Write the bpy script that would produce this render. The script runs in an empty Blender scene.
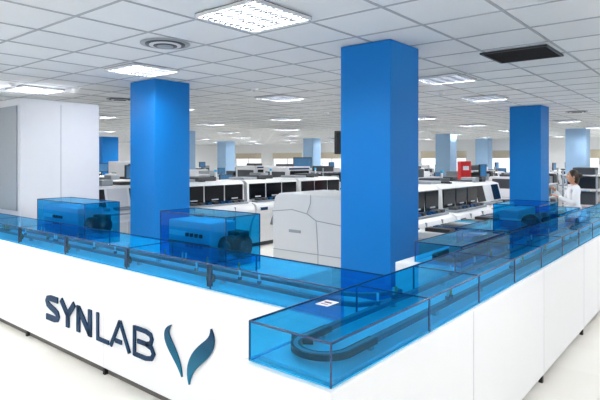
import bpy, bmesh, math, random
from mathutils import Vector, Matrix
random.seed(4)
scene = bpy.context.scene
scene.view_settings.view_transform = 'Standard'
scene.view_settings.exposure = 0.55
COL = scene.collection

# ------------------------------------------------------------------ materials
def srgb(r, g, b):
    f = lambda c: (c/255/12.92) if c/255 <= 0.04045 else ((c/255+0.055)/1.055)**2.4
    return (f(r), f(g), f(b), 1)

def mat(name, rgb, rough=0.5, metal=0.0, var=0.04, scale=8.0, spec=0.5, emis=0.0, coat=0.0):
    m = bpy.data.materials.new(name); m.use_nodes = True
    nt = m.node_tree; b = nt.nodes['Principled BSDF']
    c = srgb(*rgb)
    tc = nt.nodes.new('ShaderNodeTexCoord')
    n = nt.nodes.new('ShaderNodeTexNoise'); n.inputs['Scale'].default_value = scale
    n.inputs['Detail'].default_value = 3
    nt.links.new(tc.outputs['Object'], n.inputs['Vector'])
    r = nt.nodes.new('ShaderNodeMix'); r.data_type = 'RGBA'
    r.inputs[6].default_value = (c[0]*(1-var), c[1]*(1-var), c[2]*(1-var), 1)
    r.inputs[7].default_value = (min(1, c[0]*(1+var)), min(1, c[1]*(1+var)), min(1, c[2]*(1+var)), 1)
    nt.links.new(n.outputs['Fac'], r.inputs[0])
    nt.links.new(r.outputs[2], b.inputs['Base Color'])
    b.inputs['Roughness'].default_value = rough
    b.inputs['Metallic'].default_value = metal
    b.inputs['Specular IOR Level'].default_value = spec
    if coat: b.inputs['Coat Weight'].default_value = coat
    if emis:
        b.inputs['Emission Color'].default_value = c
        b.inputs['Emission Strength'].default_value = emis
    return m

def acrylic(name, tint, gloss=0.10):
    m = bpy.data.materials.new(name); m.use_nodes = True
    nt = m.node_tree
    for n in list(nt.nodes): nt.nodes.remove(n)
    out = nt.nodes.new('ShaderNodeOutputMaterial')
    t = nt.nodes.new('ShaderNodeBsdfTransparent'); t.inputs[0].default_value = (*tint, 1)
    g = nt.nodes.new('ShaderNodeBsdfGlossy'); g.inputs['Roughness'].default_value = 0.03
    g.inputs[0].default_value = (0.45, 0.82, 1.0, 1)
    fr = nt.nodes.new('ShaderNodeLayerWeight'); fr.inputs[0].default_value = 0.22
    ml = nt.nodes.new('ShaderNodeMath'); ml.operation = 'MULTIPLY_ADD'
    ml.inputs[1].default_value = 0.75; ml.inputs[2].default_value = gloss*0.3
    nt.links.new(fr.outputs['Fresnel'], ml.inputs[0])
    mx = nt.nodes.new('ShaderNodeMixShader')
    nt.links.new(ml.outputs[0], mx.inputs[0])
    nt.links.new(t.outputs[0], mx.inputs[1]); nt.links.new(g.outputs[0], mx.inputs[2])
    nt.links.new(mx.outputs[0], out.inputs[0])
    return m

M = {}
M['white'] = mat('counter_white', (238, 239, 241), 0.35, var=0.01)
M['panel'] = mat('machine_white', (226, 228, 230), 0.35, var=0.015)
M['cream'] = mat('machine_cream', (208, 210, 211), 0.4, var=0.02)
M['grey'] = mat('machine_grey', (145, 153, 161), 0.45)
M['lgrey'] = mat('light_grey', (208, 210, 215), 0.5, var=0.02)
M['dgrey'] = mat('dark_grey', (56, 62, 68), 0.5)
M['black'] = mat('black_plastic', (12, 16, 22), 0.35)
M['belt'] = mat('conveyor_rail', (80, 104, 124), 0.4)
M['glassblk'] = mat('black_window', (12, 16, 22), 0.15, var=0.1, spec=0.3)
M['kick'] = mat('toe_kick', (95, 92, 90), 0.6)
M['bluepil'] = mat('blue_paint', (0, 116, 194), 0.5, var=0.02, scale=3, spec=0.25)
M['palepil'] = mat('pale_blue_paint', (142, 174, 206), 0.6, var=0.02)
M['blueface'] = mat('blue_side', (160, 195, 215), 0.5)
M['fabric'] = mat('blue_fabric', (40, 90, 150), 0.9)
M['wallw'] = mat('wall_paint', (236, 238, 240), 0.7, var=0.01)
M['teal'] = mat('sign_navy', (6, 50, 84), 0.5, var=0.03, spec=0.2)
M['alu'] = mat('aluminium', (190, 200, 208), 0.3, metal=0.7)
M['tray'] = mat('conveyor_tray', (236, 244, 248), 0.4)
M['edge'] = mat('acrylic_edge', (3, 62, 108), 0.2)
M['edgel'] = mat('acrylic_edge_light', (60, 178, 222), 0.2)
M['red'] = mat('red_paint', (205, 20, 20), 0.4)
M['screen'] = mat('monitor_screen', (60, 110, 150), 0.2, emis=0.2, var=0.4, scale=6)
M['skin'] = mat('skin', (205, 150, 122), 0.5)
M['hair'] = mat('hair_brown', (48, 32, 24), 0.5, var=0.3, scale=40)
M['coat'] = mat('lab_coat_cloth', (238, 240, 245), 0.8)
M['trouser'] = mat('trouser_cloth', (52, 62, 82), 0.85)
M['shoe'] = mat('shoe_white', (225, 225, 225), 0.6)
M['lip'] = mat('lips', (170, 90, 85), 0.5)
M['amber'] = mat('amber_tube', (225, 150, 60), 0.3)
M['wood'] = mat('beige_blind', (205, 195, 175), 0.7)
M['vent'] = mat('vent_dark', (48, 46, 46), 0.6, spec=0.1)
M['lamp'] = mat('lamp_tube', (255, 255, 255), 0.5, emis=56.0, var=0.0)
M['louv'] = mat('louver_metal', (38, 42, 48), 0.5, spec=0.1)
M['acr'] = acrylic('blue_acrylic', (0.07, 0.60, 0.87))
M['acrdark'] = acrylic('deep_blue_acrylic', (0.09, 0.58, 0.86))
M['clear'] = acrylic('window_glass', (0.95, 0.98, 1.0), 0.05)
# two-colour printed emblem (flat printed colour of the sign itself)
m = mat('sign_emblem', (6, 50, 84), 0.5, var=0.0, spec=0.2); M['emblem'] = m
nt = m.node_tree; bs = nt.nodes['Principled BSDF']
tc = nt.nodes.new('ShaderNodeTexCoord'); sp = nt.nodes.new('ShaderNodeSeparateXYZ'); mr = nt.nodes.new('ShaderNodeMapRange')
mr.inputs['From Min'].default_value = 0.25; mr.inputs['From Max'].default_value = 0.66
mm = nt.nodes.new('ShaderNodeMix'); mm.data_type = 'RGBA'; mm.inputs[6].default_value = srgb(10, 112, 142); mm.inputs[7].default_value = srgb(6, 48, 84)
nt.links.new(tc.outputs['Object'], sp.inputs[0]); nt.links.new(sp.outputs[2], mr.inputs[0]); nt.links.new(mr.outputs[0], mm.inputs[0]); nt.links.new(mm.outputs[2], bs.inputs['Base Color'])

def grid_mat(name, c0, c1, cell, rough, spec=0.5):
    m = bpy.data.materials.new(name); m.use_nodes = True
    nt = m.node_tree; b = nt.nodes['Principled BSDF']
    tc = nt.nodes.new('ShaderNodeTexCoord')
    sc = nt.nodes.new('ShaderNodeVectorMath'); sc.operation = 'DIVIDE'
    sc.inputs[1].default_value = (cell, cell, 100)
    nt.links.new(tc.outputs['Object'], sc.inputs[0])
    fl = nt.nodes.new('ShaderNodeVectorMath'); fl.operation = 'FLOOR'
    nt.links.new(sc.outputs[0], fl.inputs[0])
    wn = nt.nodes.new('ShaderNodeTexWhiteNoise'); nt.links.new(fl.outputs[0], wn.inputs['Vector'])
    mx = nt.nodes.new('ShaderNodeMix'); mx.data_type = 'RGBA'
    mx.inputs[6].default_value = srgb(*c0); mx.inputs[7].default_value = srgb(*c1)
    nt.links.new(wn.outputs['Value'], mx.inputs[0])
    nt.links.new(mx.outputs[2], b.inputs['Base Color'])
    b.inputs['Roughness'].default_value = rough
    b.inputs['Specular IOR Level'].default_value = spec
    return m
M['tile'] = grid_mat('ceiling_tile', (225, 227, 228), (232, 234, 235), 0.7, 0.9, spec=0.1)
M['tbar'] = mat('ceiling_tbar', (168, 172, 178), 0.6)  # darker grey paints in the recess shade along the tile lines
M['floor'] = grid_mat('vinyl_floor', (240, 237, 230), (244, 242, 236), 0.6, 0.3, spec=0.3)

# ------------------------------------------------------------------ builder
class B:
    def __init__(s, name):
        s.name = name; s.bm = bmesh.new(); s.mats = []
    def mi(s, key):
        m = M[key]
        if m not in s.mats: s.mats.append(m)
        return s.mats.index(m)
    def _fin(s, geomv, key, bevel=0, seg=2, smooth=False):
        idx = s.mi(key)
        vs = set(geomv)
        faces = {f for v in vs for f in v.link_faces}
        for f in faces:
            f.material_index = idx; f.smooth = smooth
        if bevel > 0:
            es = list({e for v in vs for e in v.link_edges})
            r = bmesh.ops.bevel(s.bm, geom=es, offset=bevel, segments=seg, affect='EDGES', profile=0.5)
            for f in r['faces']: f.material_index = idx
    def box(s, x0, x1, y0, y1, z0, z1, key, bevel=0, seg=2):
        mt = Matrix.Translation(((x0+x1)/2, (y0+y1)/2, (z0+z1)/2)) @ Matrix.Diagonal((abs(x1-x0), abs(y1-y0), abs(z1-z0), 1))
        r = bmesh.ops.create_cube(s.bm, size=1, matrix=mt)
        s._fin(r['verts'], key, bevel, seg)
    def quad(s, pts, key):
        vs = [s.bm.verts.new(p) for p in pts]
        f = s.bm.faces.new(vs); f.material_index = s.mi(key)
    def prism(s, prof, axis, a0, a1, key, bevel=0, seg=2):
        def P(p, a):
            if axis == 'x': return (a, p[0], p[1])
            if axis == 'y': return (p[0], a, p[1])
            return (p[0], p[1], a)
        v0 = [s.bm.verts.new(P(p, a0)) for p in prof]
        v1 = [s.bm.verts.new(P(p, a1)) for p in prof]
        n = len(prof)
        fs = [s.bm.faces.new(v0), s.bm.faces.new(v1[::-1])]
        for i in range(n):
            fs.append(s.bm.faces.new((v0[i], v1[i], v1[(i+1) % n], v0[(i+1) % n])))
        bmesh.ops.recalc_face_normals(s.bm, faces=fs)
        s._fin(v0+v1, key, bevel, seg)
    def cyl(s, c, r, h, key, axis='z', r2=None, n=24, smooth=True):
        rot = {'z': Matrix.Identity(4), 'x': Matrix.Rotation(math.pi/2, 4, 'Y'), 'y': Matrix.Rotation(math.pi/2, 4, 'X')}[axis]
        g = bmesh.ops.create_cone(s.bm, cap_ends=True, segments=n, radius1=r, radius2=r if r2 is None else r2, depth=h,
                                  matrix=Matrix.Translation(c) @ rot)
        s._fin(g['verts'], key, 0, 2, smooth)
    def sph(s, c, rad, key, n=16):
        g = bmesh.ops.create_uvsphere(s.bm, u_segments=n, v_segments=n//2+2, radius=1,
                                      matrix=Matrix.Translation(c) @ Matrix.Diagonal((rad[0], rad[1], rad[2], 1)))
        s._fin(g['verts'], key, 0, 2, True)
    def ribbon(s, pts, w, z0, z1, key, plane='xy', wf=None):
        n = len(pts); L = []; R = []
        for i, p in enumerate(pts):
            p = Vector(p)
            d = Vector((0, 0))
            if i > 0: d1 = (p-Vector(pts[i-1])).normalized(); d += d1
            if i < n-1: d2 = (Vector(pts[i+1])-p).normalized(); d += d2
            d.normalize(); nr = Vector((-d.y, d.x))
            k = 1.0
            if 0 < i < n-1:
                c = max(0.35, abs(nr.dot(Vector((-d1.y, d1.x))))); k = 1/c
            if wf: k *= wf(i/(n-1))
            L.append(p+nr*w/2*k); R.append(p-nr*w/2*k)
        def P(p, a): return (p.x, p.y, a) if plane == 'xy' else (p.x, a, p.y)
        va = [[s.bm.verts.new(P(q, a)) for q in arr] for arr in (L, R) for a in (z0, z1)]
        L0, L1, R0, R1 = va; fs = []
        for i in range(n-1):
            fs += [s.bm.faces.new((L0[i], L0[i+1], R0[i+1], R0[i])), s.bm.faces.new((L1[i], R1[i], R1[i+1], L1[i+1])),
                   s.bm.faces.new((L0[i], L1[i], L1[i+1], L0[i+1])), s.bm.faces.new((R0[i], R0[i+1], R1[i+1], R1[i]))]
        fs += [s.bm.faces.new((L0[0], R0[0], R1[0], L1[0])), s.bm.faces.new((L0[-1], L1[-1], R1[-1], R0[-1]))]
        bmesh.ops.recalc_face_normals(s.bm, faces=fs)
        for f in fs: f.material_index = s.mi(key)
    def addmesh(s, me, key_fn):
        base = len(s.bm.faces)
        s.bm.from_mesh(me); s.bm.faces.ensure_lookup_table()
        for f in s.bm.faces[base:]:
            f.material_index = s.mi(key_fn(f.calc_center_median())); f.smooth = True
    def done(s, loc=(0, 0, 0), rot=0, scale=1):
        me = bpy.data.meshes.new(s.name); s.bm.to_mesh(me); s.bm.free()
        for m in s.mats: me.materials.append(m)
        o = bpy.data.objects.new(s.name, me); COL.objects.link(o)
        o.location = loc; o.rotation_euler = (0, 0, rot); o.scale = (scale,)*3
        return o

def inst(o, loc, rot=0, scale=1):
    n = bpy.data.objects.new(o.name.split('.')[0], o.data); COL.objects.link(n)
    n.location = loc; n.rotation_euler = (0, 0, rot); n.scale = (scale,)*3
    return n

# ------------------------------------------------------------------ room
CH = 2.95
XW, YW = -33.0, 30.0
b = B('floor'); b.box(XW-0.2, 8, -7, YW+0.2, -0.1, 0, 'floor'); b.done()
b = B('ceiling'); b.box(XW-0.2, 8, -7, YW+0.2, CH, CH+0.1, 'tile')
b.done()
b = B('trim_ceiling_grid')
x = -32.9
while x < 7.9:
    b.box(x-0.013, x+0.013, -7, YW, CH-0.006, CH, 'tbar'); x += 0.7
y = -6.95
while y < YW:
    b.box(XW, 8, y-0.013, y+0.013, CH-0.005, CH, 'tbar'); y += 0.7
b.done()
b = B('wall_left'); b.box(XW-0.2, XW, -7, YW, 0, CH, 'wallw'); b.done()
b = B('wall_back')
b.box(XW, 8, YW, YW+0.2, 0, 1.0, 'wallw'); b.box(XW, 8, YW, YW+0.2, 2.3, CH, 'wallw')
wx = XW; k = 1; wins = []
while wx < 7:
    b.box(wx, wx+1.2, YW, YW+0.2, 1.0, 2.3, 'wallw'); wins.append((wx+1.2, min(8, wx+4.2))); wx += 4.2
b.done()
for i, (a, c) in enumerate(wins):
    w = B('window_%d' % (i+1))
    w.box(a, c, YW+0.06, YW+0.12, 1.0, 1.06, 'lgrey'); w.box(a, c, YW+0.06, YW+0.12, 2.24, 2.3, 'lgrey')
    for q in (a, (a+c)/2-0.03, c-0.06): w.box(q, q+0.06, YW+0.06, YW+0.12, 1.06, 2.24, 'lgrey')
    w.quad([(a, YW+0.09, 1.05), (c, YW+0.09, 1.05), (c, YW+0.09, 2.25), (a, YW+0.09, 2.25)], 'clear')
    w.box(a+0.05, c-0.05, YW+0.03, YW+0.05, 1.85, 2.28, 'wood')
    w.done()
b = B('baseboard_back'); b.box(XW, 8, YW-0.02, YW, 0, 0.1, 'lgrey'); b.done()
b = B('baseboard_left'); b.box(XW, XW+0.02, -7, YW-0.02, 0, 0.1, 'lgrey'); b.done()

# ------------------------------------------------------------------ ceiling lights
b = B('ceiling_light')
W = 0.34
b.box(-W, W, -W, W, -0.004, 0.0, 'louv')
for q in (-W, W-0.02):
    b.box(q, q+0.02, -W, W, -0.03, -0.004, 'lgrey'); b.box(-W, W, q, q+0.02, -0.03, -0.004, 'lgrey')
for i in range(4):
    q = -0.24+0.16*i
    b.box(q-0.045, q+0.045, -W+0.03, W-0.03, -0.014, -0.005, 'lamp')
for i in range(10):
    q = -0.27+0.06*i
    b.box(-W+0.02, W-0.02, q-0.0075, q+0.0075, -0.028, -0.015, 'louv')
L0 = b.done((-3.02, 3.06, CH-0.006))
pts = [(-5.95, 3.95), (-3.2, 7.2), (-6.6, 7.4), (-3.6, 9.9), (-0.3, -0.4), (-3.1, -0.4), (-6.0, -0.4), (0.6, 3.0), (0.6, 6.5), (0.6, -3.5),
       (-3.1, -3.5), (-9.0, -0.4), (-9.0, 3.9), (-0.3, 10.0), (-6.4, 1.2), (-9.6, 1.2)]
for X in (-9.9, -13.2, -16.5, -19.8, -23.1, -26.4, -29.7):
    for Y in (7.4, 11.3, 15.2, 19.1, 23.0, 26.9):
        pts.append((X, Y))
for X in (-13.2, -18.0, -24.0):
    pts.append((X, 3.0))
for X in (-0.5, -3.8, -6.7):
    for Y in (13.4, 17.3, 21.2, 25.1, 28): pts.append((X, Y))
pts.append((-6.7, 10.6))
for p in pts: inst(L0, (p[0], p[1], CH-0.006))

b = B('ceiling_air_grille')
b.box(-0.34, 0.34, -0.34, 0.34, -0.004, 0, 'vent')
for i in range(16):
    q = -0.32+0.042*i
    b.box(-0.33, 0.33, q, q+0.012, -0.016, -0.004, 'vent')
for q in (-0.35, 0.33):
    b.box(q, q+0.02, -0.35, 0.35, -0.02, 0, 'dgrey'); b.box(-0.35, 0.35, q, q+0.02, -0.02, 0, 'dgrey')
b.done((-1.8, 6.1, CH-0.006))
b = B('round_ceiling_diffuser')
for r, z, k in ((0.25, 0.008, 'grey'), (0.20, 0.016, 'dgrey'), (0.16, 0.024, 'lgrey'), (0.12, 0.03, 'dgrey'), (0.08, 0.036, 'grey')):
    b.cyl((0, 0, -z/2), r, z, k, n=40)
D0 = b.done((-4.46, 3.23, CH-0.006))
inst(D0, (-9.2, 5.6, CH-0.006)); inst(D0, (-5.2, 9.2, CH-0.006)); inst(D0, (-2.9, 14.2, CH-0.006))
b = B('smoke_detector'); b.cyl((0, 0, -0.015), 0.06, 0.03, 'white'); b.cyl((0, 0, -0.04), 0.035, 0.03, 'lgrey')
S0 = b.done((-6.1, 6.2, CH-0.006)); inst(S0, (-3.9, 8.6, CH-0.006)); inst(S0, (-7.8, 10.5, CH-0.006)); inst(S0, (-8.6, 3.4, CH-0.006))

# ------------------------------------------------------------------ pillars
def pillar(xr, yf, s, key):
    b = B('square_pillar')
    b.box(xr-s, xr, yf, yf+s, 0, CH-0.007, key, 0.006, 1)
    b.box(xr-s-0.01, xr+0.01, yf-0.01, yf+s+0.01, 0, 0.1, 'lgrey')
    return b.done()
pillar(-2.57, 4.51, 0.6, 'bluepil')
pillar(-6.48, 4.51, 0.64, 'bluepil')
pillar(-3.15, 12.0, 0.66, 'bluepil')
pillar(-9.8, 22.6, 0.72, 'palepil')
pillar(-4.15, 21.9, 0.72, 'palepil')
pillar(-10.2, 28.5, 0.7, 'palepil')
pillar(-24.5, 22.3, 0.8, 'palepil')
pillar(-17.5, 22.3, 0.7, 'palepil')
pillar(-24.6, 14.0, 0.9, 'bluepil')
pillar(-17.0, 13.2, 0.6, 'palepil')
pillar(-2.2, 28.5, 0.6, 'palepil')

b = B('tall_equipment_enclosure')
b.box(-9.9, -7.47, 3.04, 4.2, 0.0, 2.6, 'lgrey', 0.01, 1)
b.box(-9.8, -7.55, 3.02, 3.04, 1.05, 2.5, 'grey')
b.box(-8.6, -8.58, 3.015, 3.02, 0.1, 2.5, 'dgrey')
b.box(-7.47, -7.465, 3.6, 3.605, 0.1, 2.55, 'grey')
b.box(-7.47, -7.46, 3.08, 4.16, 0.0, 0.1, 'grey')
b.done()

# ------------------------------------------------------------------ counter
b = B('conveyor_counter')
b.box(-15, -1.60, 2.23, 2.72, 0.07, 0.9, 'white', 0.004, 1)
b.box(-1.60, -1.12, 1.53, 14, 0.07, 0.9, 'white', 0.004, 1)
b.box(-15, -1.55, 2.28, 2.68, 0, 0.07, 'kick')
b.box(-1.54, -1.17, 1.60, 13.9, 0, 0.07, 'kick')
for i in range(9):
    X = -3.9-2.9*i
    if X > -14: b.box(X, X+0.003, 2.229, 2.232, 0.07, 0.895, 'lgrey')
    X = -2.45-1.45*i
    b.box(X-0.05, X-0.02, 2.25, 2.28, 0, 0.07, 'black')
for i in range(9):
    Y = 2.9+1.45*i
    if Y < 13.8: b.box(-1.121, -1.118, Y, Y+0.003, 0.07, 0.895, 'lgrey'); b.box(-1.16, -1.13, Y, Y+0.03, 0, 0.07, 'black')
b.box(-2.15, -1.61, 3.85, 8.2, 0.0, 0.9, 'white', 0.004, 1)
b.box(-6.5, -2.4, 2.74, 3.3, 0.0, 0.9, 'white', 0.004, 1)
b.done()

ZB, ZT = 0.902, 1.07
b = B('covered_sample_conveyor')
def pane(p, key='acr'): b.quad(p, key)
e = 0.006
x0, x1, y0, y1 = -1.565, -1.14, 1.56, 13.6
pane([(x0, y0, ZT), (x1, y0, ZT), (x1, y1, ZT), (x0, y1, ZT)])
pane([(x0, y0, ZB), (x1, y0, ZB), (x1, y0, ZT), (x0, y0, ZT)])
pane([(x1, y0, ZB), (x1, y1, ZB), (x1, y1, ZT), (x1, y0, ZT)])
pane([(x0, y0, ZB), (x0, 2.26, ZB), (x0, 2.26, ZT), (x0, y0, ZT)])
pane([(x0, 2.68, ZB), (x0, y1, ZB), (x0, y1, ZT), (x0, 2.68, ZT)])
for X in (x0, x1):
    b.box(X-e/2, X+e/2, y0, y1, ZT-e, ZT+e*0.5, 'edge')
    b.box(X-e/2, X+e/2, y0, y1, ZB-0.001, ZB+e, 'edgel')
    b.box(X-e/2, X+e/2, y0-e/2, y0+e/2, ZB, ZT, 'edge')
b.box(x0, x1, y0-e/2, y0+e/2, ZT-e, ZT+e*0.5, 'edge'); b.box(x0, x1, y0-e/2, y0+e/2, ZB, ZB+e, 'edgel')
Y = 2.38
while Y < 13.5:
    b.box(x0, x1, Y-e/2, Y+e/2, ZT-e, ZT+0.001, 'edge')
    b.box(x1-e/2, x1+e/2, Y-e, Y+e, ZB, ZT, 'edge'); b.box(x0-e/2, x0+e/2, Y-e, Y+e, ZB, ZT, 'edge')
    Y += 0.66
X0, X1, Y0, Y1 = -14.8, -1.565, 2.25, 2.68
pane([(X0, Y0, ZT), (X1, Y0, ZT), (X1, Y1, ZT), (X0, Y1, ZT)])
pane([(X0, Y0, ZB), (X1, Y0, ZB), (X1, Y0, ZT), (X0, Y0, ZT)])
pane([(X0, Y1, ZB), (X1, Y1, ZB), (X1, Y1, ZT), (X0, Y1, ZT)])
for Yq in (Y0, Y1):
    b.box(X0, X1, Yq-e/2, Yq+e/2, ZT-e, ZT+e*0.5, 'edge'); b.box(X0, X1, Yq-e/2, Yq+e/2, ZB-0.001, ZB+e, 'edgel')
X = -2.62
while X > -14.5:
    b.box(X-e/2, X+e/2, Y0, Y1, ZT-e, ZT+0.001, 'edge')
    b.box(X-e, X+e, Y0-e/2, Y0+e/2, ZB, ZT, 'edge'); b.box(X-e, X+e, Y1-e/2, Y1+e/2, ZB, ZT, 'edge')
    X -= 0.98

def acr_box(b, x0, x1, y0, y1, z0, z1, key='acr'):
    P = lambda *a: b.quad(list(a), key)
    P((x0, y0, z1), (x1, y0, z1), (x1, y1, z1), (x0, y1, z1))
    P((x0, y0, z0), (x1, y0, z0), (x1, y0, z1), (x0, y0, z1))
    P((x0, y1, z0), (x1, y1, z0), (x1, y1, z1), (x0, y1, z1))
    P((x0, y0, z0), (x0, y1, z0), (x0, y1, z1), (x0, y0, z1))
    P((x1, y0, z0), (x1, y1, z0), (x1, y1, z1), (x1, y0, z1))
    for X in (x0, x1):
        b.box(X-e/2, X+e/2, y0, y1, z1-e, z1+e/2, 'edge')
        for Y in (y0, y1): b.box(X-e/2, X+e/2, Y-e/2, Y+e/2, z0, z1, 'edge')
    for Y in (y0, y1): b.box(x0, x1, Y-e/2, Y+e/2, z1-e, z1+e/2, 'edge')

b.box(-14.7, -1.56, 2.27, 2.66, 0.901, 0.915, 'tray')
b.box(-1.54, -1.16, 1.60, 13.5, 0.901, 0.915, 'tray')
def lane(pts, w=0.06, key='belt'):
    b.ribbon(pts, w, 0.94, 0.96, key)
    b.ribbon(pts, w*0.5, 0.96, 0.963, 'grey')
def arc(cx, cy, r, a0, a1, n=14):
    return [(cx+r*math.cos(math.radians(a0+(a1-a0)*i/n)), cy+r*math.sin(math.radians(a0+(a1-a0)*i/n))) for i in range(n+1)]
lane([(-14.6, 2.38), (-14.5, 2.38)]+[(-1.70, 2.38)]+arc(-1.70, 2.48, 0.10, -90, -80, 2)+[(-1.58, 2.42), (-1.5, 2.55), (-1.46, 2.8)], 0.035)
lane([(-14.6, 2.56), (-1.85, 2.56)]+arc(-1.85, 2.85, 0.29, -90, 0, 10), 0.035)
r = 0.125; cx = -1.35
lane([(cx-r, 13.4), (cx-r, 1.80)]+arc(cx, 1.80, r, 180, 360, 18)+[(cx+r, 13.4)], 0.038)
b.ribbon([(cx-r, 2.0), (cx-r, 1.80)]+arc(cx, 1.80, r, 180, 360, 18)+[(cx+r, 2.0)], 0.042, 0.935, 0.962, 'dgrey')
for i in range(18):
    Y = 1.95+0.66*i
    for dx in (-r, r): b.box(cx+dx-0.015, cx+dx+0.015, Y, Y+0.03, 0.912, 0.957, 'alu')
for i in range(13):
    X = -2.66-0.98*i
    for Y in (2.38, 2.56): b.box(X, X+0.03, Y-0.015, Y+0.015, 0.912, 0.957, 'alu')
    b.box(X-0.01, X+0.02, 2.26, 2.29, 0.912, 1.06, 'black', 0.004)
    b.cyl((X+0.005, 2.285, 0.965), 0.03, 0.03, 'black', axis='y')
for i in range(60):
    if i % 2: px_, py_ = cx+random.choice((-r, r)), random.uniform(2.2, 9)
    else: px_, py_ = random.uniform(-7.5, -2.1), random.choice((2.38, 2.56))
    b.cyl((px_, py_, 0.972), 0.014, 0.02, 'belt', n=10)
    b.cyl((px_, py_, 1.0), 0.007, 0.05, random.choice(('amber', 'tray', 'lgrey')), n=8)
b.done()

b = B('warning_label'); b.box(-1.50, -1.43, 1.93, 2.02, ZT+0.003, ZT+0.005, 'white')
b.box(-1.485, -1.445, 1.95, 1.955, ZT+0.005, ZT+0.006, 'dgrey'); b.box(-1.485, -1.445, 1.975, 1.99, ZT+0.005, ZT+0.006, 'teal'); b.done()

def module(x0, x1, y0, y1, zt):
    b = B('covered_sample_module')
    acr_box(b, x0, x1, y0, y1, 0.902, zt, 'acrdark')
    b.box(x0+0.05, x1-0.24, y0+0.05, y1-0.05, 0.901, zt-0.07, 'blueface', 0.01)
    b.box(x0+0.07, x0+0.3, y0+0.04, y0+0.05, zt-0.20, zt-0.16, 'white')
    for i in range(4): b.box(x0+0.30+0.06*i, x0+0.33+0.06*i, y0+0.035, y0+0.05, zt-0.2, zt-0.17, 'black')
    b.box(x0+0.05, x1-0.24, y0+0.045, y0+0.05, zt-0.26, zt-0.25, 'dgrey')
    b.cyl((x1-0.13, y0+0.16, 1.03), 0.10, 0.08, 'black', axis='y')
    b.cyl((x1-0.13, y0+0.11, 1.03), 0.06, 0.04, 'dgrey', axis='y')
    b.cyl((x1-0.05, (y0+y1)/2+0.03, 1.04), 0.10, 0.05, 'black', axis='x')
    b.cyl((x1-0.02, (y0+y1)/2+0.03, 1.04), 0.05, 0.02, 'dgrey', axis='x')
    b.box(x1-0.2, x1-0.06, y0+0.2, y1-0.06, 0.901, zt-0.14, 'dgrey', 0.01)
    b.box(x1-0.09, x1-0.05, y0+0.06, y1-0.05, 0.901, 0.99, 'alu')
    return b.done()
module(-3.88, -3.03, 2.76, 3.14, 1.30)
module(-6.3, -5.2, 2.76, 3.16, 1.29)
module(-2.12, -1.62, 6.1, 6.9, 1.24)

def flat_module(x0, x1, y0, y1, zt):
    b = B('covered_conveyor_loop')
    acr_box(b, x0, x1, y0, y1, 0.902, zt)
    b.box(x0+0.02, x1-0.02, y0+0.02, y1-0.02, 0.901, 0.915, 'tray')
    n = 10; cxm = (x0+x1)/2; rr = (x1-x0)/2-0.09
    pts = arc(cxm, y0+0.09+rr, rr, 180, 360, n)+arc(cxm, y1-0.09-rr, rr, 0, 180, n)
    pts.append(pts[0])
    b.ribbon(pts, 0.04, 0.916, 0.955, 'black')
    b.box(cxm-0.06, cxm+0.06, (y0+y1)/2-0.15, (y0+y1)/2+0.15, 0.915, zt-0.06, 'grey', 0.01)
    return b.done()
flat_module(-2.02, -1.62, 3.95, 4.95, 1.07)
flat_module(-2.12, -1.62, 5.05, 6.0, 1.07)
flat_module(-2.12, -1.62, 7.0, 8.15, 1.08)

# ------------------------------------------------------------------ wall lettering
b = B('wall_logo_sign')
H, SX, YF0, YF1, ZL = 0.225, 0.30, 2.216, 2.2275, 0.280
def glyph(x0, strokes, w):
    for st in strokes:
        b.ribbon([(x0+p[0]*SX, ZL+p[1]*H) for p in st], w, YF0, YF1, 'teal', 'xz')
Sg = [[(.78, .90), (.3, .90), (.14, .85), (.09, .74), (.14, .62), (.3, .55), (.58, .46), (.74, .38), (.79, .26), (.74, .15), (.58, .10), (.04, .10)]]
Yg = [[(0.02, 1), (.42, .48)], [(.82, 1), (.42, .48)], [(.42, .52), (.42, 0)]]
Ng = [[(.1, 0), (.1, 1)], [(.1, .92), (.74, .08)], [(.74, 0), (.74, 1)]]
Lg = [[(.05, 1), (.05, .06), (.62, .06)]]
Ag = [[(-.02, 0), (.42, .97)], [(.42, .97), (.86, 0)], [(.2, .25), (.5, .25)]]
Bg = [[(.05, 0), (.05, 1)], [(.05, .94), (.54, .94), (.74, .88), (.79, .75), (.74, .6), (.54, .53), (.18, .53)],
      [(.54, .53), (.78, .46), (.86, .3), (.78, .13), (.54, .06), (.05, .06)]]
for x0, g, w in ((-4.92, Sg, .053), (-4.63, Yg, .053), (-4.345, Ng, .053), (-4.015, Lg, .032), (-3.795, Ag, .032), (-3.485, Bg, .032)):
    glyph(x0+0.02, g, w)
def bez(p, n=20):
    out = []
    for i in range(n+1):
        t = i/n; q = [Vector(a) for a in p]
        while len(q) > 1: q = [q[j]*(1-t)+q[j+1]*t for j in range(len(q)-1)]
        out.append(tuple(q[0]))
    return out
sw = lambda t: max(0.06, math.sin(math.pi*t)**0.8)
b.ribbon(bez([(-3.00, 0.60), (-3.14, 0.50), (-2.93, 0.44), (-2.88, 0.27)]), 0.07, YF0, YF1, 'emblem', 'xz', sw)
b.ribbon(bez([(-2.58, 0.66), (-2.52, 0.50), (-2.83, 0.46), (-2.80, 0.24)]), 0.105, YF0, YF1, 'emblem', 'xz', sw)
b.done()

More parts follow.
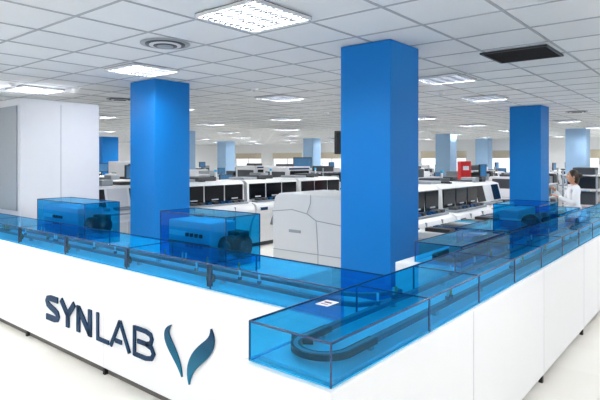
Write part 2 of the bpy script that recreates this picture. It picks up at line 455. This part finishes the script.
# ------------------------------------------------------------------ analyzers
def analyzer(w=1.4, d=1.0, h=1.3):
    b = B('clinical_analyzer')
    a = w/2
    prof = [(-d/2, 0.08), (d/2, 0.08), (d/2, h-0.03), (d/2-0.04, h), (-d/2+0.42, h), (-d/2+0.30, h-0.03), (-d/2+0.22, 0.93), (-d/2-0.03, 0.88), (-d/2-0.03, 0.80), (-d/2, 0.74)]
    b.prism(prof, 'x', -a, a, 'panel', 0.012, 2)
    b.box(-a+0.05, a-0.05, -d/2+0.05, d/2-0.05, 0, 0.09, 'dgrey')
    for i in range(2):
        x0 = -a+0.03+i*(a-0.015)
        b.box(x0, x0+a-0.045, -d/2-0.012, -d/2+0.01, 0.14, 0.70, 'cream', 0.008)
        b.box(x0+0.06, x0+0.2, -d/2-0.018, -d/2-0.01, 0.6, 0.63, 'grey')
    b.box(-a+0.02, a-0.02, -d/2-0.034, -d/2-0.028, 0.825, 0.855, 'grey')
    for i in range(3):
        x0 = -a+0.06+i*(w-0.12)/3
        wv = (w-0.12)/3-0.05
        sl = [(-d/2+0.21, 0.95), (-d/2+0.285, h-0.05), (-d/2+0.31, h-0.05), (-d/2+0.26, 0.95)]
        b.prism(sl, 'x', x0, x0+wv, 'glassblk' if i != 1 else 'lgrey')
        b.box(x0+0.04, x0+wv-0.04, -d/2+0.02, -d/2+0.16, 0.90, 0.945, 'black' if i == 2 else 'grey', 0.005)
    for i in range(3):
        b.box(-a+0.12+i*w*0.26, -a+0.34+i*w*0.26, -0.05, 0.25, h, h+0.06+0.04*(i % 2), ('dgrey', 'grey', 'black')[i], 0.01)
    b.cyl((a-0.2, 0.1, h+0.09), 0.02, 0.2, 'dgrey'); b.box(a-0.4, a-0.02, 0.04, 0.08, h+0.1, h+0.36, 'black', 0.008)
    b.box(a-0.38, a-0.04, 0.035, 0.04, h+0.12, h+0.34, 'screen')
    for sx in (-1, 1):
        b.box(sx*a-0.005, sx*a+0.005, -d/2+0.4, d/2-0.1, 0.98, h-0.06, 'dgrey')
        for i in range(5): b.box(sx*a-0.004, sx*a+0.004, 0.0, 0.3, 0.2+0.04*i, 0.215+0.04*i, 'dgrey')
        b.box(sx*a-0.003, sx*a+0.003, -d/2+0.02, d/2-0.02, 0.745, 0.755, 'grey')
    return b
def analyzer2(w=1.6, d=1.1, h=1.34):
    b = B('immunoassay_analyzer')
    a = w/2
    base = [(-d/2+0.12, 0.08), (d/2, 0.08), (d/2, 0.9), (-d/2+0.02, 0.9), (-d/2-0.06, 0.86), (-d/2-0.09, 0.78), (-d/2-0.06, 0.68), (-d/2+0.02, 0.55), (-d/2+0.07, 0.4)]
    b.prism(base, 'x', -a, a, 'panel', 0.015, 3)
    b.box(-a+0.05, a-0.05, -d/2+0.16, d/2-0.05, 0, 0.09, 'dgrey')
    hood = [(-d/2+0.20, 0.9), (d/2-0.02, 0.9), (d/2-0.02, h-0.06), (d/2-0.08, h), (-d/2+0.30, h), (-d/2+0.22, h-0.05)]
    b.prism(hood, 'x', -a+0.02, a-0.02, 'panel', 0.012, 2)
    yf = -d/2+0.2
    n = 3; ww = (w-0.1)/n
    for i in range(n):
        x0 = -a+0.05+i*ww
        b.box(x0+0.02, x0+ww-0.02, yf-0.012, yf+0.02, 0.96, h-0.07, 'glassblk', 0.01)
        b.box(x0+0.02, x0+ww-0.02, yf-0.018, yf-0.01, 0.945, 0.96, 'grey')
        b.box(x0+ww/2-0.08, x0+ww/2+0.08, yf-0.022, yf-0.01, 1.0, 1.02, 'lgrey')
    b.box(-a+0.1, a-0.1, -d/2-0.0, -d/2+0.17, 0.9, 0.935, 'grey', 0.006)
    for i in range(8):
        b.box(-a+0.16+i*(w-0.3)/8, -a+0.26+i*(w-0.3)/8, -d/2+0.02, -d/2+0.15, 0.93, 0.98, random.choice(('black', 'dgrey', 'edge')), 0.004)
    for q in (-a+w/3, -a+2*w/3):
        b.box(q-0.004, q+0.004, -d/2-0.096, -d/2+0.1, 0.42, 0.86, 'grey')
    b.box(-a+0.1, -a+0.3, -d/2-0.094, -d/2-0.07, 0.75, 0.81, 'teal')
    b.box(-a+0.15, -a+0.55, -0.1, 0.35, h, h+0.05, 'grey', 0.01); b.box(-0.1, 0.35, 0.0, 0.4, h, h+0.08, 'dgrey', 0.01)
    b.box(-a+0.6, -a+0.66, -0.25, 0.3, h, h+0.03, 'black')
    for sx in (-1, 1):
        b.box(sx*(a-0.02)-0.006, sx*(a-0.02)+0.006, -d/2+0.30, d/2-0.15, 0.98, h-0.10, 'glassblk')
        b.box(sx*a-0.004, sx*a+0.004, -0.2, d/2-0.1, 0.3, 0.7, 'cream')
    b.cyl((a-0.25, 0.25, h+0.09), 0.02, 0.18, 'lgrey'); b.cyl((a-0.25, 0.25, h+0.19), 0.028, 0.05, 'edgel')
    return b
def cabinet_machine():
    b = B('sample_storage_tower')
    b.box(-0.55, 0.55, -0.5, 0.5, 0.07, 1.55, 'lgrey', 0.03, 3)
    b.box(-0.5, 0.5, -0.45, 0.45, 0, 0.08, 'dgrey')
    b.box(-0.45, 0.45, -0.515, -0.495, 0.95, 1.42, 'glassblk', 0.01)
    b.box(-0.48, 0.48, -0.512, -0.495, 0.15, 0.85, 'grey', 0.01)
    b.box(0.28, 0.42, -0.53, -0.51, 0.6, 0.64, 'dgrey'); b.box(-0.48, 0.48, -0.508, -0.497, 1.46, 1.51, 'edge')
    for sx in (-1, 1):
        b.box(sx*0.55-0.004, sx*0.55+0.004, -0.4, 0.4, 1.0, 1.4, 'dgrey'); b.box(sx*0.55-0.004, sx*0.55+0.004, -0.4, 0.4, 0.2, 0.9, 'cream')
    b.box(-0.3, 0.1, -0.2, 0.2, 1.55, 1.63, 'dgrey', 0.01)
    return b
def dark_rack():
    """open frame rack stacked with dark instruments"""
    b = B('instrument_rack')
    for sx in (-0.7, 0.66):
        for sy in (-0.4, 0.36): b.box(sx, sx+0.04, sy, sy+0.04, 0, 1.5, 'grey')
    for z in (0.15, 0.6, 1.0, 1.35): b.box(-0.7, 0.7, -0.4, 0.4, z, z+0.03, 'lgrey')
    b.box(-0.62, -0.1, -0.36, 0.3, 0.18, 0.55, 'cream', 0.01); b.box(0.0, 0.55, -0.36, 0.3, 0.18, 0.5, 'dgrey', 0.01)
    b.box(-0.6, 0.05, -0.36, 0.3, 0.63, 0.93, 'dgrey', 0.01); b.box(-0.55, -0.05, -0.37, -0.36, 0.7, 0.88, 'glassblk')
    b.box(0.12, 0.6, -0.34, 0.3, 0.63, 0.9, 'panel', 0.01); b.box(0.16, 0.5, -0.35, -0.34, 0.7, 0.84, 'screen')
    b.box(-0.6, -0.2, -0.36, 0.3, 1.03, 1.3, 'black', 0.01); b.box(-0.1, 0.25, -0.34, 0.3, 1.03, 1.25, 'grey', 0.01); b.box(0.32, 0.62, -0.36, 0.3, 1.03, 1.31, 'dgrey', 0.01)
    b.box(-0.5, 0.0, -0.3, 0.2, 1.38, 1.56, 'dgrey', 0.02); b.box(0.15, 0.5, -0.2, 0.2, 1.38, 1.5, 'panel', 0.02)
    return b
R90 = math.pi/2
A0 = analyzer().done((-8.4, 4.95, 0), R90)
B0 = analyzer2().done((-7.8, 6.5, 0), R90)
inst(B0, (-7.8, 8.15, 0), R90); inst(B0, (-7.8, 9.8, 0), R90)
inst(B0, (-3.95, 7.1, 0), R90); inst(B0, (-3.95, 8.75, 0), R90); inst(A0, (-3.95, 10.4, 0), R90)
T0 = cabinet_machine().done((-10.6, 12.2, 0), R90)
D1 = dark_rack().done((-5.35, 10.3, 0), R90)

b = B('hooded_centrifuge_unit')
x0, x1, y0, y1 = -4.78, -3.45, 5.2, 6.2
prof = [(x0, 0.08), (x1, 0.08), (x1, 1.12), (x1-0.05, 1.2), (x1-0.18, 1.27), (x1-0.4, 1.30), (x0+0.12, 1.31), (x0+0.04, 1.26), (x0, 1.1)]
b.prism(prof, 'y', y0, y1, 'cream', 0.02, 3)
b.box(x0+0.06, x1-0.06, y0+0.06, y1-0.06, 0, 0.09, 'dgrey')
b.ribbon([(x0+0.005, 1.06), (x0+0.35, 1.10), (x0+0.6, 1.06), (x0+0.75, 0.98), (x1-0.005, 0.93)], 0.012, y0-0.004, y0+0.004, 'grey', 'xz')
b.ribbon([(x0+0.75, 0.98), (x0+0.78, 0.6), (x0+0.78, 0.12)], 0.01, y0-0.004, y0+0.004, 'grey', 'xz')
b.ribbon([(x0+0.60, 1.06), (x0+0.66, 1.2), (x0+0.66, 1.30)], 0.01, y0-0.004, y0+0.004, 'grey', 'xz')
b.box(x0+0.02, x1-0.02, y0-0.004, y0+0.004, 0.55, 0.56, 'grey')
b.box(x0+0.3, x0+0.5, y0-0.012, y0, 0.8, 0.84, 'grey', 0.004)
b.done()

b = B('sample_loading_table')
b.box(-0.8, 0.8, -0.3, 0.3, 0.72, 0.80, 'panel', 0.02, 3)
b.box(-0.75, 0.75, -0.24, 0.28, 0.05, 0.72, 'cream', 0.01)
for q in (-0.7, 0.62): b.box(q, q+0.08, -0.2, 0.2, 0, 0.05, 'black')
for i in range(6): b.box(-0.7+0.24*i, -0.53+0.24*i, -0.2, 0.15, 0.80, 0.85, ('black', 'edge', 'dgrey', 'grey', 'edgel', 'black')[i], 0.005)
for i in range(3): b.box(-0.72+0.5*i, -0.26+0.5*i, -0.252, -0.24, 0.12, 0.66, 'panel', 0.006)
b.box(0.5, 0.62, -0.258, -0.25, 0.52, 0.6, 'edgel')
TB = b.done((-2.98, 7.1, 0), R90); inst(TB, (-2.98, 8.85, 0), R90)

def bench():
    b = B('lab_workbench')
    b.box(-1.0, 1.0, -0.38, 0.38, 0.86, 0.9, 'panel', 0.006)
    for sx in (-0.95, 0.45): b.box(sx, sx+0.5, -0.32, 0.36, 0.05, 0.86, 'cream', 0.006)
    for sx in (-0.95, 0.45):
        for z in (0.1, 0.36, 0.62): b.box(sx+0.02, sx+0.48, -0.335, -0.32, z, z+0.22, 'panel', 0.004)
    for sx in (-0.93, 0.9): b.box(sx, sx+0.03, -0.3, 0.3, 0, 0.06, 'dgrey')
    mx_ = -0.5
    b.box(mx_-0.12, mx_+0.12, -0.02, 0.14, 0.9, 0.915, 'black'); b.box(mx_-0.02, mx_+0.02, 0.06, 0.09, 0.91, 1.12, 'black')
    b.box(mx_-0.24, mx_+0.24, 0.03, 0.07, 1.06, 1.36, 'black', 0.006)
    b.box(mx_-0.22, mx_+0.22, 0.026, 0.03, 1.085, 1.34, 'screen')
    b.box(mx_-0.2, mx_+0.2, -0.28, -0.14, 0.9, 0.92, 'dgrey', 0.004)
    b.box(0.0, 0.45, -0.25, 0.25, 0.9, 1.2, 'dgrey', 0.02); b.box(0.04, 0.41, -0.26, -0.25, 0.98, 1.14, 'glassblk')
    b.box(0.6, 0.95, -0.2, 0.25, 0.9, 1.38, 'grey', 0.02); b.box(0.63, 0.92, -0.21, -0.2, 1.0, 1.2, 'glassblk')
    return b
W0 = bench().done((-10.6, 10.2, 0), R90)
def fridge():
    b = B('reagent_refrigerator')
    b.box(-0.4, 0.4, -0.36, 0.36, 0.06, 1.7, 'lgrey', 0.015); b.box(-0.36, 0.36, -0.3, 0.3, 0, 0.07, 'dgrey')
    b.box(-0.36, 0.36, -0.375, -0.355, 0.25, 1.5, 'glassblk', 0.005); b.box(0.27, 0.3, -0.41, -0.38, 0.7, 1.1, 'alu')
    for z in (0.9, 0.72): b.box(0.27, 0.3, -0.41, -0.37, z+0.18, z+0.2, 'alu')
    b.box(-0.3, 0.3, -0.37, -0.355, 1.55, 1.65, 'blueface')
    return b
F0 = fridge().done((-12.3, 8.0, 0), R90)
def stool():
    b = B('lab_swivel_chair')
    for k in range(5):
        a = k*2*math.pi/5; c, s_ = math.cos(a), math.sin(a)
        b.ribbon([(0, 0), (0.28*c, 0.28*s_)], 0.04, 0.06, 0.09, 'black'); b.cyl((0.27*c, 0.27*s_, 0.03), 0.03, 0.03, 'black', axis='x', n=12)
    b.cyl((0, 0, 0.28), 0.025, 0.42, 'alu'); b.box(-0.23, 0.23, -0.22, 0.22, 0.48, 0.55, 'fabric', 0.03, 3)
    b.box(-0.02, 0.02, 0.2, 0.24, 0.5, 0.8, 'black'); b.box(-0.2, 0.2, 0.2, 0.25, 0.72, 1.05, 'fabric', 0.03, 3)
    return b
C0 = stool().done((-9.2, 11.3, 0), -0.8)
inst(C0, (-11.6, 14.0, 0), 1.0)

for X, Y, kind, rot in [(-10.9, 6.6, 'A', 1), (-10.9, 8.3, 'D', 1), (-14.0, 7.5, 'A', 1), (-14.0, 9.1, 'B', 1), (-14.0, 11.1, 'W', 1), (-17.5, 9.0, 'B', 1), (-17.5, 10.8, 'F', 1),
                        (-13.2, 13.5, 'T', 1), (-13.2, 16.0, 'D', 1), (-13.2, 17.7, 'A', 1), (-10.2, 13.7, 'D', 1), (-10.2, 15.3, 'A', 1), (-10.2, 17.3, 'W', 1), (-10.2, 19.4, 'F', 1),
                        (-7.1, 12.0, 'A', 1), (-7.1, 13.6, 'D', 1), (-7.1, 16.0, 'W', 1), (-7.1, 18.8, 'D', 1), (-7.1, 20.5, 'A', 1),
                        (-4.6, 15.0, 'A', 1), (-4.6, 17.3, 'D', 1), (-4.6, 18.9, 'A', 1), (-2.9, 15.2, 'D', 1), (-2.7, 17.8, 'W', 1), (-2.6, 20.5, 'B', 1),
                        (-19.5, 15.8, 'A', 1), (-19.5, 18.0, 'W', 1), (-20.0, 13.0, 'D', 1), (-22.0, 10.0, 'F', 1), (-22, 11.5, 'A', 1), (-16.5, 19.0, 'B', 1), (-16.5, 25, 'W', 0),
                        (-12.5, 25, 'D', 0), (-8, 25.5, 'W', 0), (-6, 25.5, 'A', 0), (-20, 25.5, 'B', 0), (-25, 18, 'A', 1), (-27, 22, 'W', 1), (-14.2, 5.0, 'B', 1), (-17, 6.0, 'W', 1), (-12.2, 5.4, 'F', 1)]:
    inst({'A': A0, 'B': B0, 'T': T0, 'W': W0, 'F': F0, 'D': D1}[kind], (X, Y, 0), R90 if rot else 0)

b = B('hanging_monitor')
b.box(-0.32, 0.32, -0.03, 0.03, 1.85, 2.25, 'black', 0.01); b.box(-0.29, 0.29, -0.035, -0.03, 1.88, 2.22, 'glassblk')
b.cyl((0, 0.02, (2.2+CH-0.006)/2), 0.02, CH-0.006-2.2, 'lgrey')
b.done((-5.02, 7.5, 0), 0.9)
b = B('monitor_stand'); b.box(-0.3, 0.3, -0.3, 0.3, 0, 0.03, 'black'); b.cyl((0, 0, 0.8), 0.025, 1.6, 'alu')
b.box(-0.35, 0.35, -0.06, -0.02, 1.45, 1.85, 'black', 0.01); b.box(-0.32, 0.32, -0.066, -0.06, 1.48, 1.82, 'screen'); b.done((-12.2, 14.9, 0), 0.9)
b = B('fire_hose_cabinet')
b.box(-0.13, 0.13, -0.13, 0.13, 0.0, 1.72, 'red', 0.01); b.box(-0.1, 0.1, -0.138, -0.13, 0.3, 0.8, 'red'); b.box(-0.07, 0.07, -0.14, -0.13, 1.5, 1.6, 'white')
b.cyl((0.08, -0.145, 0.9), 0.02, 0.03, 'black', axis='y')
b.done((-5.1, 12.6, 0), 0.7)

# ------------------------------------------------------------------ person
def skin(verts, edges, radii, sub=2):
    me = bpy.data.meshes.new('tmp'); me.from_pydata(verts, edges, [])
    o = bpy.data.objects.new('tmp', me); COL.objects.link(o)
    md = o.modifiers.new('s', 'SKIN')
    for i, r_ in enumerate(radii):
        sv = me.skin_vertices[0].data[i]; sv.radius = r_ if isinstance(r_, tuple) else (r_, r_); sv.use_root = (i == 0)
    md.use_smooth_shade = True
    s_ = o.modifiers.new('d', 'SUBSURF'); s_.levels = sub; s_.render_levels = sub
    dg = bpy.context.evaluated_depsgraph_get(); dg.update()
    res = bpy.data.meshes.new_from_object(o.evaluated_get(dg))
    bpy.data.objects.remove(o)
    return res
def person(loc, rot, scale, armpose):
    b = B('lab_technician')
    ew_l, wr_l, ew_r, wr_r = armpose
    V = [(0, 0, .95), (0, 0, 1.10), (0, .01, 1.27), (0, 0, 1.40), (0, .01, 1.47), (0, .02, 1.52),
         (-.09, 0, .88), (-.10, .03, .48), (-.10, -.02, .09), (-.11, .12, .04),
         (.09, 0, .88), (.11, .0, .48), (.12, -.08, .09), (.13, .06, .04),
         (-.16, 0, 1.37), ew_l, wr_l, (.16, 0, 1.37), ew_r, wr_r]
    E = [(0, 1), (1, 2), (2, 3), (3, 4), (4, 5), (0, 6), (6, 7), (7, 8), (8, 9), (0, 10), (10, 11), (11, 12), (12, 13), (3, 14), (14, 15), (15, 16), (3, 17), (17, 18), (18, 19)]
    R = [(.15, .11), (.13, .10), (.15, .11), (.10, .08), .052, .05, .095, .066, .042, .035, .095, .066, .042, .035, .068, .05, .036, .068, .05, .036]
    me = skin(V, E, R)
    def kf(c):
        if c.z < 0.10: return 'shoe'
        if c.z < 0.72: return 'trouser'
        if c.z > 1.44 and abs(c.x) < .08 and abs(c.y) < .09: return 'skin'
        return 'coat'
    b.addmesh(me, kf)
    n = 24; rings = [(1.08, .155, .115), (.95, .185, .14), (.75, .20, .16), (.55, .215, .175)]
    vv = [[b.bm.verts.new((rx*math.cos(2*math.pi*i/n), ry*math.sin(2*math.pi*i/n)*1.0, z+0.006*math.sin(5*2*math.pi*i/n))) for i in range(n)] for z, rx, ry in rings]
    for k in range(3):
        for i in range(n):
            f = b.bm.faces.new((vv[k][i], vv[k][(i+1) % n], vv[k+1][(i+1) % n], vv[k+1][i])); f.material_index = b.mi('coat'); f.smooth = True
    b.ribbon([(-.07, -.03), (-.06, .06), (0, .10), (.06, .06), (.07, -.03)], .015, 1.41, 1.46, 'coat')
    hz = 1.60; hy = .03
    b.sph((0, hy, hz), (.074, .090, .112), 'skin', 24); b.sph((0, hy+.03, hz-.055), (.05, .05, .055), 'skin', 16)
    b.sph((0, hy+.092, hz-.012), (.013, .02, .022), 'skin', 10)
    for sx in (-1, 1):
        b.sph((sx*.03, hy+.078, hz+.01), (.013, .008, .008), 'white', 10); b.sph((sx*.03, hy+.084, hz+.01), (.006, .004, .006), 'black', 8)
        b.box(sx*.03-.016, sx*.03+.016, hy+.078, hy+.088, hz+.03, hz+.035, 'hair')
        b.sph((sx*.076, hy-.005, hz-.005), (.01, .02, .03), 'skin', 10)
    b.sph((0, hy+.078, hz-.055), (.024, .01, .007), 'lip', 10)
    b.sph((0, hy-.022, hz+.025), (.086, .094, .108), 'hair', 24)
    b.sph((0, hy-.06, hz-.05), (.075, .055, .10), 'hair', 16)
    b.sph((0, hy-.13, hz+.02), (.042, .045, .045), 'hair', 12)
    for el, wr, sg in ((Vector(ew_l), Vector(wr_l), -1), (Vector(ew_r), Vector(wr_r), 1)):
        d = (wr-el).normalized(); up = Vector((0, 0, 1)) if abs(d.z) < .8 else Vector((0, 1, 0))
        s_ = d.cross(up).normalized(); nrm = s_.cross(d).normalized()
        o_ = wr
        pv = [o_-d*.02, o_+d*.03, o_+d*.075]
        b.addmesh(skin([tuple(q) for q in pv], [(0, 1), (1, 2)], [(.024, .02), (.036, .018), (.034, .016)], 2), lambda c: 'skin')
        for k, ln in enumerate((.068, .078, .072, .055)):
            st = o_+d*.07+s_*(-.03+.02*k)
            p = [st, st+d*ln*.45-nrm*.006, st+d*ln*.75-nrm*.022, st+d*ln*.9-nrm*.04]
            b.addmesh(skin([tuple(q) for q in p], [(0, 1), (1, 2), (2, 3)], [.0095, .009, .008, .007], 1), lambda c: 'skin')
        st = o_+d*.02-s_*.02
        p = [st, st-s_*.03+d*.025, st-s_*.042+d*.055]
        b.addmesh(skin([tuple(q) for q in p], [(0, 1), (1, 2)], [.013, .011, .009], 1), lambda c: 'skin')
    return b.done(loc, rot, scale)
person((-2.0, 9.6, 0), math.radians(118), 0.92, ((-.25, .08, 1.13), (-.12, .30, 1.24), (.25, .10, 1.12), (.10, .30, 1.34)))

# ------------------------------------------------------------------ world / camera
w = bpy.data.worlds.new('world'); scene.world = w; w.use_nodes = True
nt = w.node_tree; bg = nt.nodes['Background']
bg.inputs[0].default_value = (0.97, 0.98, 1.0, 1); bg.inputs[1].default_value = 1.0

cam = bpy.data.cameras.new('camera'); co = bpy.data.objects.new('camera', cam); COL.objects.link(co)
co.location = (0, 0, 1.75); co.rotation_euler = (math.pi/2, 0, math.radians(39.56))
cam.sensor_width = 36; cam.lens = 520/600*36; cam.shift_y = -40/600
cam.clip_start = 0.05; cam.clip_end = 200
scene.camera = co
